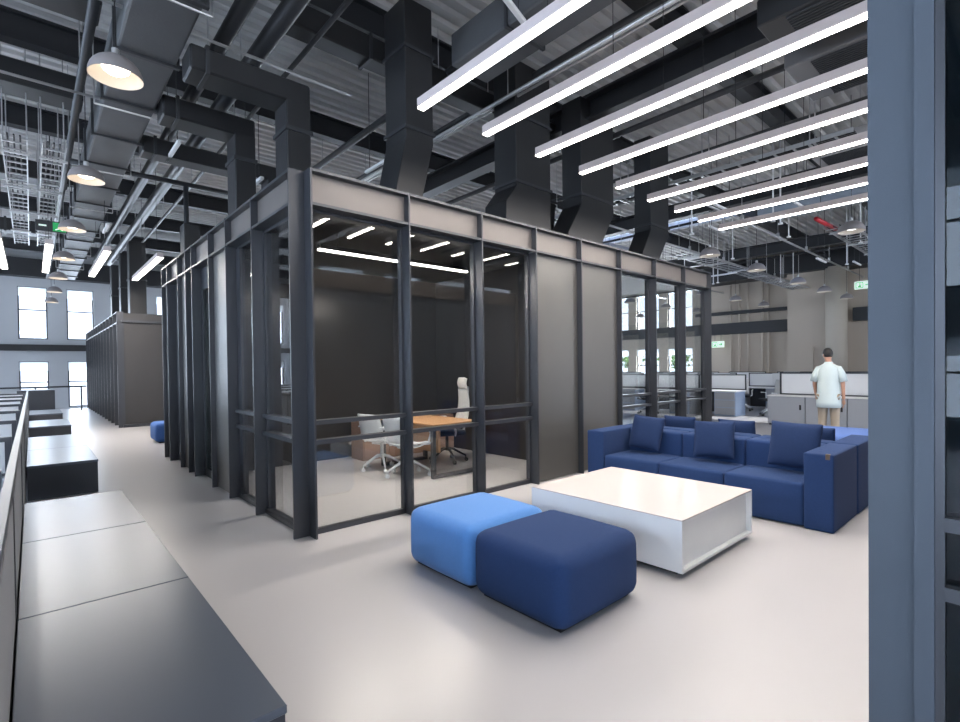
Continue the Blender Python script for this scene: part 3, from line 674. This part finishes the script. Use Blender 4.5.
MB().tube([(-6, 0, .95), (1, 0, .95)], .03, 8).build('handrail', M_steel, t)
for k in range(6): MB().tube([(-5.9+k*1.35, 0, 0), (-5.9+k*1.35, 0, .95)], .025, 8).build('post', M_steel, t)

# ------------------------------------------------------------------ meeting room furniture
t = thing('meeting_table', 'oak-topped meeting table with a black metal frame inside the glass room', 'table', (4.46, 6.18, 0))
MB().box(-.42, .42, -.69, .69, .715, .74, .003).build('table_top', M_wood, t)
for sy in (-.68, .62):
    f = MB(); f.box(-.42, -.37, sy, sy+.06, 0, .715).box(.37, .42, sy, sy+.06, 0, .715).box(-.37, .37, sy, sy+.06, 0, .05).box(-.37, .37, sy, sy+.06, .665, .715)
    f.build('leg', M_frame, t)
MB().box(-.03, .03, -.62, .62, .665, .715).build('crossbar', M_frame, t)
MB().box(-.16, -.12, -.45, .45, .30, .70).build('modesty_panel', M_wood, t)
t = thing('credenza', 'low brown wood credenza behind the meeting table', 'cabinet', (5.0, 7.6, 0))
MB().box(-.98, .92, -.2, .2, 0, .64, .005).build('body', M_wood2, t)
for k in range(4):
    dd = MB().box(-.96+k*.47, -.5+k*.47, -.215, -.2, .03, .61).build('door', M_wood2, t)
    MB().box(-.6+k*.47, -.52+k*.47, -.23, -.215, .55, .565).build('handle', M_frame, dd)

def swivel(t, m, mc):
    for k in range(5):
        a = 2*math.pi*k/5+.3; c, s = math.cos(a), math.sin(a)
        MB().tube([(0, 0, .22), (c*.1, s*.1, .20), (c*.30, s*.30, .09)], [.024, .020, .014], 8).build('base_arm', m, t, smooth=True)
        w = MB().tube([(c*.31-s*.022, s*.31+c*.022, .03), (c*.31+s*.022, s*.31-c*.022, .03)], .03, 12).tube([(c*.30, s*.30, .05), (c*.30, s*.30, .095)], .01, 6).build('caster', mc, t)
    MB().tube([(0, 0, .18), (0, 0, .42)], .026, 12).build('gas_lift', m, t, smooth=True)
def shell(pts_fn, nu, nv, name, m, t, th=.012):
    g = MB(); V = [[g.bm.verts.new(pts_fn(i/nu, j/nv)) for j in range(nv+1)] for i in range(nu+1)]
    for i in range(nu):
        for j in range(nv): g.bm.faces.new((V[i][j], V[i+1][j], V[i+1][j+1], V[i][j+1]))
    o = g.build(name, m, t, smooth=True); md = o.modifiers.new('solid', 'SOLIDIFY'); md.thickness = th; md.offset = 0
    return o
def white_chair(loc, rot, label):
    t = thing('visitor_chair', label, 'chair', loc, rot)       # faces local +x
    swivel(t, M_chair, M_chair)
    def seat(u, v): x = -.20+.44*u; y = (v-.5)*.46; return (x, y, .45+.03*(abs(v-.5)*2)**2-(.03 if u > .8 else 0)*(u-.8)*5)
    def back(u, v): y = (v-.5)*(.47-.04*u); z = .48+.37*u; return (-.22-.10*u+.05*(abs(v-.5)*2)**2, y, z)
    shell(seat, 8, 8, 'seat', M_chair, t, .03); shell(back, 8, 8, 'backrest', M_chair, t, .014)
    for s in (-1, 1):
        MB().tube([(-.25, s*.22, .66), (-.05, s*.27, .66), (.14, s*.27, .65), (.19, s*.27, .60), (.15, s*.26, .48), (.05, s*.20, .43), (-.15, s*.2, .43), (-.22, s*.2, .55)], .013, 8).build('armrest', M_chair, t, smooth=True)
    MB().box(-.12, .12, -.1, .1, .39, .43, .01).build('mechanism', M_chair, t)
white_chair((3.90, 6.6, 0), .25, 'white swivel visitor chair on the far left of the meeting table')
white_chair((3.93, 5.95, 0), .15, 'white swivel visitor chair nearer the glass, in front of the meeting table')
t = thing('executive_chair', 'tall white mesh office chair with headrest and black base behind the meeting table', 'chair', (4.98, 6.4, 0), math.radians(165))
swivel(t, M_black, M_black)
soft(MB(), -.24, .25, -.25, .25, .44, .52, .035, 4, .01).build('seat', M_seatb, t, smooth=True)
def back(u, v): y = (v-.5)*(.46-.12*u); z = .58+.58*u; return (-.27-.05*math.sin(u*3)-.06*u+.05*(abs(v-.5)*2)**2, y, z)
shell(back, 10, 8, 'backrest', M_mesh, t, .025)
def hd(u, v): y = (v-.5)*.26; z = 1.17+.17*u; return (-.33+.03*math.sin(u*3)+.03*(abs(v-.5)*2)**2, y, z)
shell(hd, 6, 6, 'headrest', M_mesh, t, .05)
MB().tube([(-.1, 0, .42), (-.30, 0, .5), (-.36, 0, .8), (-.38, 0, 1.2)], .02, 8).build('spine', M_chair, t, smooth=True)
for s in (-1, 1): MB().tube([(-.05, s*.22, .44), (-.02, s*.31, .50), (.02, s*.31, .68)], .016, 8).box(-.12, .16, s*.31-.04, s*.31+.04, .68, .71, .01).build('armrest', M_chair, t)

# ------------------------------------------------------------------ right-hand office
t0 = None
for k in range(9):
    y1 = 4.56-k*.82
    lab = 'low grey two-door cabinet in the row the man faces, %s from the left' % (ordn[k].replace('nearest', 'first'))
    t = thing('low_cabinet', lab, 'cabinet', (13.85, y1-.41, 0))
    MB().box(-.23, .23, -.405, .405, .04, .71, .004).build('body', M_cab, t)
    MB().box(-.27, .25, -.41, .41, .711, .735).build('cabinet_top', M_white, t)
    dd = MB().box(-.25, -.23, -.395, .395, .06, .70, .002).build('door', M_cab, t); MB().box(-.258, -.25, -.33, -.29, .40, .52).build('lock', M_black, dd)
    MB().box(-.2, .2, -.38, .38, 0, .04).build('plinth', M_black, t)
for k in range(4):
    y1 = 4.42-k*1.95
    t = thing('desk_screen', 'white framed privacy screen standing on the grey cabinet row, %s from the left' % ordn[k].replace('nearest', 'first'), 'desk screen', (14.05, y1-.95, .736))
    MB().box(-.01, .01, -.9, .9, .03, .52).build('screen_panel', M_frost, t)
    f = MB(); f.box(-.02, .02, -.94, .94, .52, .56).box(-.02, .02, -.94, -.9, 0, .52).box(-.02, .02, .9, .94, 0, .52).box(-.02, .02, -.9, .9, 0, .03)
    f.build('frame', M_frame, t)
def station(x, y, label, rot=0, group=None, scr=True):
    t = thing('workstation_desk', label, 'desk', (x, y, 0), rot, group)
    MB().box(-.7, .7, -.38, .38, .70, .735, .003).build('desk_top', M_white, t)
    pd = MB().box(.08, .68, -.36, .34, .0, .70).build('pedestal', M_cabb, t)
    for k in range(3): MB().box(.10, .66, -.375, -.36, .04+k*.22, .24+k*.22, .002).build('drawer', M_cab, pd)
    MB().box(-.68, -.63, -.36, .36, 0, .70).build('side_panel', M_cab, t); MB().box(-.63, .08, .30, .32, .05, .70).build('modesty_panel', M_benchs, t)  # modesty panel coloured dark for the shade in the kneehole opening
    if scr:
        f = MB(); f.box(-.7, .7, .36, .39, .736, .765).box(-.7, .7, .36, .39, 1.17, 1.2).box(-.7, -.67, .36, .39, .765, 1.17).box(.67, .7, .36, .39, .765, 1.17)
        f.build('screen_frame', M_frame, t); MB().box(-.67, .67, .37, .38, .765, 1.17).build('screen_panel', M_frost, t)
    return t
st = station(15.4, 6.55, 'workstation desk with blue-lit drawer pedestal left of the man beside the white chair', -R90)
labs = 0
for x in (15.3, 18.2, 21.0):
    for y in (4.3, 6.1, 7.9, 9.7, 11.5, 13.3):
        if (x, y) in ((15.3, 6.1), (15.3, 4.3)): continue
        dup(st, (x, y, 0), -R90, 'framed-screen workstation desk in the right office, row %s from the pod, place %s' % (ordn[int((x-14)/2.8)].replace('nearest', 'first'), ordn[int((y-4)/1.8)].replace('nearest', 'first')), 'far right office desks')
for x in (18.2, 21.0):
    for y in (2.5, .7, -1.1): dup(st, (x, y, 0), -R90, 'screened white desk behind the grey cabinets, %s row, %s place from the left' % ('front' if x < 20 else 'back', {2.5: 'first', .7: 'second', -1.1: 'third'}[y]), 'office desks behind the cabinet row')
# white chair by the pedestal desk + others
def task_chair(loc, rot, label, group=None):
    t = thing('task_chair', label, 'chair', loc, rot, group); swivel(t, M_chair, M_black)
    soft(MB(), -.22, .24, -.24, .24, .44, .50, .025, 3).build('seat', M_seatb, t, smooth=True)
    shell(lambda u, v: (-.25-.06*u+.05*(abs(v-.5)*2)**2, (v-.5)*.44, .56+.48*u), 6, 6, 'backrest', M_mesh, t, .02)
    MB().tube([(-.05, 0, .42), (-.27, 0, .5), (-.31, 0, .8)], .018, 8).build('spine', M_chair, t)
    for s in (-1, 1): MB().tube([(-.05, s*.2, .45), (0, s*.28, .5), (0, s*.28, .66), (.15, s*.28, .67)], .014, 6).build('armrest', M_chair, t)
    return t
tc = task_chair((16.0, 5.25, 0), 2.4, 'white task chair with black seat beside the pedestal desk left of the man')
for k, (x, y, r) in enumerate(((14.3, 8.2, 1), (17.2, 6.5, .2), (17.3, 9.6, -.4), (20.1, 8, .3), (17.3, 3.0, .5), (14.4, 10.1, -.2), (17.2, 12, .2))):
    dup(tc, (x, y, 0), r, 'white task chair among the far right office desks, %s of seven' % ordn[k].replace('nearest', 'first'), 'far office task chairs')
tc2 = dup(tc, (-2.9, 4.2, 0), .4, 'white task chair at the left row of desks', 'left row task chairs')
for y in (6.0, 9.3, 12.6): dup(tc, (-2.9, y, 0), .2, 'white task chair at the left row of desks', 'left row task chairs')
# small printers and monitors on far desks
for k, (x, y, z) in enumerate(((18.0, 5.6, .736), (18.3, 7.6, .736), (21, 6.2, .736), (18.2, 2.4, .736), (18.2, .9, .736))):
    t = thing('desk_monitor', 'white monitor on a far right office desk, %s of five' % ordn[k].replace('nearest', 'first'), 'monitor', (x, y, z), group='monitors on the far desks')
    MB().box(-.015, .015, -.27, .27, .12, .46, .004).build('screen', M_white, t); MB().box(-.02, .02, -.03, .03, .01, .2).box(-.08, .08, -.1, .1, 0, .012).build('stand', M_white, t)
# wall pipes
for k, yy in enumerate((8.6, 8.85, 9.5, 9.9, 10.3)):
    pipe('wall_pipe', [(XR-.12, yy, 0), (XR-.12, yy, 5.4)], .05, 'slim beige riser pipe on the far right wall, %s from the pale pier' % ordn[k].replace('nearest', 'first'), M_wall, group='riser pipes on the right wall')

# exit signs: green pictogram boxes
def exit_sign(loc, rot, label, ar=1, s=1.0, top=.8):
    t = thing('exit_sign', label, 'exit sign', loc, rot)    # faces local -x
    MB().box(-.03, .03, -.3*s, .3*s, 0, .3*s, .005).build('housing', M_signw, t)
    g = MB(); h = .3*s
    def q(y0, y1, z0, z1): g.box(-.036, -.031, y0*s, y1*s, z0*s, z1*s)
    q(.02, .26, .04, .06); q(.02, .26, .24, .26); q(.02, .04, .06, .24); q(.24, .26, .06, .24); q(.09, .18, .08, .13); q(.11, .14, .13, .18); q(.11, .14, .19, .22)
    g.bar((-.034, -.22*s*ar, .15*s), (-.034, -.04*s, .15*s), .005, .03*s); g.bar((-.034, -.22*s, .15*s), (-.034, -.14*s, .21*s), .005, .03*s); g.bar((-.034, -.22*s, .15*s), (-.034, -.14*s, .09*s), .005, .03*s)
    g.build('pictogram', M_green, t)
    MB().tube([(0, -.15*s, .3*s), (0, -.15*s, top)], .008, 6).tube([(0, .15*s, .3*s), (0, .15*s, top)], .008, 6).build('suspension', M_pipe, t)
    return t
exit_sign((XR-.2, 10.9, 2.35), 0, 'pale green exit sign on the far right wall beside the pod')
exit_sign((XR-2, 4.6, 4.35), 0, 'pale green exit sign hanging high at right next to the big column', top=ZC-4.37)
t = thing('exit_sign', 'green running-man exit sign hanging over the left aisle by the pipe', 'exit sign', (.36, 13.6, 4.4))
MB().box(-.25, .25, -.03, .03, 0, .22, .005).build('housing', M_pipe, t)
g = MB(); g.box(.02, .23, -.036, -.031, .02, .20); g.build('pictogram', M_green, t)
g = MB(); g.box(.10, .15, -.04, -.037, .08, .14).box(.12, .15, -.04, -.037, .15, .18).bar((.12, -.038, .08), (.06, -.038, .05), .02, .004, (0, 1, 0)).bar((.13, -.038, .08), (.18, -.038, .05), .02, .004, (0, 1, 0)).box(-.2, -.08, -.036, -.031, .10, .13); g.build('running_figure', M_signw, t)
MB().tube([(0, 0, .22), (0, 0, ZC-4.42)], .01, 6).build('suspension', M_pipe, t)

# ------------------------------------------------------------------ the man
def skinobj(name, m, parent, verts, edges, radii, root=0, sub=2):
    me = bpy.data.meshes.new(name); me.from_pydata(verts, edges, []); me.materials.append(m)
    o = bpy.data.objects.new(name, me); COL.objects.link(o); o.parent = parent
    sk = o.modifiers.new('skin', 'SKIN'); sk.use_smooth_shade = True
    if not me.skin_vertices: me.attributes  # layer is created with the modifier
    for i, r in enumerate(radii):
        r = r if isinstance(r, tuple) else (r, r); me.skin_vertices[0].data[i].radius = r; me.skin_vertices[0].data[i].use_root = (i == root)
    s = o.modifiers.new('sub', 'SUBSURF'); s.levels = sub; s.render_levels = sub
    return o
man = thing('person', 'man in a pale short-sleeved shirt and khaki trousers, seen from behind', 'person', (10.9, 2.62, 0), math.radians(8))
man.scale = (.95, .88, 1)
# local: facing +x, left = +y
V = [(0, 0, .95), (0, 0, 1.12), (.0, 0, 1.30), (0, 0, 1.44), (.01, 0, 1.52), (.02, .01, 1.58), (.03, .015, 1.66), (.03, .015, 1.73),
     (0, .17, 1.40), (-.01, .245, 1.15), (.12, .24, .97), (.19, .23, .90),
     (0, -.17, 1.40), (-.02, -.245, 1.15), (.04, -.25, .92), (.06, -.25, .84),
     (0, .10, .88), (.03, .11, .50), (0, .12, .09), (.12, .13, .04), (0, -.10, .88), (.0, -.11, .50), (-.05, -.12, .09), (.07, -.13, .04)]
E_ = [(0, 1), (1, 2), (2, 3), (3, 4), (4, 5), (5, 6), (6, 7), (3, 8), (8, 9), (9, 10), (10, 11), (3, 12), (12, 13), (13, 14), (14, 15), (0, 16), (16, 17), (17, 18), (18, 19), (0, 20), (20, 21), (21, 22), (22, 23)]
Rr = [(.13, .15), (.11, .14), (.12, .16), .09, .055, .06, (.088, .080), (.07, .065), .055, .043, .032, .03, .055, .043, .032, .03, .085, .055, .04, .035, .085, .055, .04, .035]
skinobj('body', M_skin, man, V, E_, Rr)
def tubeloft(mb, secs, n=24):       # secs: centre, two radii; rings perpendicular to z-ish axis with sideways lean
    rings = [[mb.bm.verts.new((c[0]+rx*math.cos(2*math.pi*k/n), c[1]+ry*math.sin(2*math.pi*k/n), c[2])) for k in range(n)] for c, rx, ry in secs]
    for i in range(len(rings)-1):
        for k in range(n): mb.bm.faces.new((rings[i][k], rings[i][(k+1) % n], rings[i+1][(k+1) % n], rings[i+1][k]))
    return mb
g = MB()
tubeloft(g, [((-.02, 0, .70), .168, .218), ((-.02, 0, .80), .165, .215), ((-.015, 0, 1.0), .15, .205), ((-.01, 0, 1.2), .145, .195), ((-.01, 0, 1.34), .14, .20), ((-.005, 0, 1.43), .11, .175), ((0, 0, 1.475), .09, .13), ((.0, 0, 1.50), .075, .085), ((.0, 0, 1.535), .066, .07)])
for sd_ in (1, -1):
    g.tube([(0, sd_*.10, 1.43), (0, sd_*.165, 1.40), (-.005, sd_*.215, 1.31), (-.01, sd_*.25, 1.17)], [.05, .07, .075, .08], 16, cap=False)
o = g.build('shirt', M_shirt, man, smooth=True)
md = o.modifiers.new('s', 'SOLIDIFY'); md.thickness = .006
V = [(0, 0, .93), (0, .10, .84), (.02, .11, .48), (0, .12, .10), (0, -.10, .84), (.0, -.11, .48), (-.05, -.12, .10)]
skinobj('trousers', M_khaki, man, V, [(0, 1), (1, 2), (2, 3), (0, 4), (4, 5), (5, 6)], [(.13, .16), .115, .085, .07, .115, .085, .07])
for s, dx in ((1, .05), (-1, 0)):
    soft(MB(), dx-.10, dx+.18, s*.12-.045, s*.12+.045, 0, .085, .03, 3).build('shoe', M_shoe, man, smooth=True)
def ell(mb, c, r, n=16, cut=None):
    st_ = []
    for i in range(n+1):
        a = -R90+math.pi*i/n; st_.append((math.cos(a), math.sin(a)))
    rings = [[mb.bm.verts.new((c[0]+r[0]*q*math.cos(2*math.pi*k/20), c[1]+r[1]*q*math.sin(2*math.pi*k/20), c[2]+r[2]*s)) for k in range(20)] for q, s in st_]
    for i in range(n):
        for k in range(20):
            f = (rings[i][k], rings[i][(k+1) % 20], rings[i+1][(k+1) % 20], rings[i+1][k])
            if cut is None or cut(sum((v.co for v in f), Vector())/4): mb.bm.faces.new(f)
    return mb
ha = math.radians(38); HC = Vector((.03, .015, 0))
def turned(o): o.location = HC; o.rotation_euler.z = ha; return o
h = ell(MB(), (0, 0, 1.685), (.104, .088, .108), cut=lambda p: not (p.z < 1.665 and p.x > -.0) and not (p.x > .05 and p.z < 1.74) and p.z > 1.625)
o = turned(h.build('hair', M_hair, man, smooth=True)); md = o.modifiers.new('s', 'SOLIDIFY'); md.thickness = .012
for sd_ in (-1, 1): turned(ell(MB(), (.005, sd_*.083, 1.655), (.018, .010, .03), 8).build('ear', M_skin, man, smooth=True))
turned(ell(MB(), (.095, 0, 1.645), (.022, .014, .022), 8).build('nose', M_skin, man, smooth=True))
for sd_ in (-1, 1): turned(ell(MB(), (.080, sd_*.032, 1.672), (.008, .012, .008), 8).build('eye', M_hair, man, smooth=True))
turned(MB().box(.078, .086, -.025, .025, 1.608, 1.616).build('mouth', M_red, man))
# hands: palm and five fingers each
for (hx, hy, hz, d, s) in ((.19, .23, .90, Vector((.55, 0, -.83)), 1), (.06, -.25, .84, Vector((.15, 0, -.98)), -1)):
    c = Vector((hx, hy, hz)); d.normalize(); f = Vector((d.z, 0, -d.x)) * -1
    vs = [c, c+d*.05, c+d*.09]; ed = [(0, 1), (1, 2)]; ra = [(.026, .018), (.034, .017), (.030, .015)]
    for k in range(4):
        L_ = (.065, .075, .07, .055)[k]; b_ = c+d*.085+f*(.027-.018*k); n = len(vs)
        vs += [b_, b_+d*L_*.5+Vector((0, -s*.006, 0)), b_+d*L_+Vector((0, -s*.02, 0))]; ed += [(2, n), (n, n+1), (n+1, n+2)]; ra += [.009, .0085, .007]
    n = len(vs); b_ = c+d*.03+f*.03
    vs += [b_, b_+d*.03+f*.018, b_+d*.055+f*.02]; ed += [(1, n), (n, n+1), (n+1, n+2)]; ra += [.012, .010, .008]
    skinobj('hand', M_skin, man, [tuple(v) for v in vs], ed, ra, root=0, sub=1)

# a few trees outside the far windows
def tree(x, y, s, label):
    t = thing('tree', label, 'tree', (x, y, -.21)); rn = random.Random(int(x*7+y))
    MB().tube([(0, 0, 0), (.1, 0, 1.5*s), (0, .1, 3*s)], [.2*s, .14*s, .08*s], 8).build('trunk', M_bark, t)
    g = MB()
    for k in range(260):
        a, b, r = rn.uniform(0, 6.28), rn.uniform(-1, 1), rn.uniform(.5, 1)*1.6*s
        q = Vector((math.cos(a)*math.sqrt(1-b*b)*r, math.sin(a)*math.sqrt(1-b*b)*r, 3.2*s+b*r*.9)); e = .22*s
        v = [g.bm.verts.new(q+Vector((rn.uniform(-e, e), rn.uniform(-e, e), rn.uniform(-e, e)))) for _ in range(4)]
        for f in ((0, 1, 2), (0, 2, 3), (0, 1, 3), (1, 2, 3)): g.bm.faces.new([v[i] for i in f])
    g.build('foliage', M_leaf, t)
tree(30.5, 15.4, .8, 'green tree outside the right-hand windows, seen through the pod glass')
tree(31.5, 19.5, .8, 'green tree outside the right-hand windows, further back')
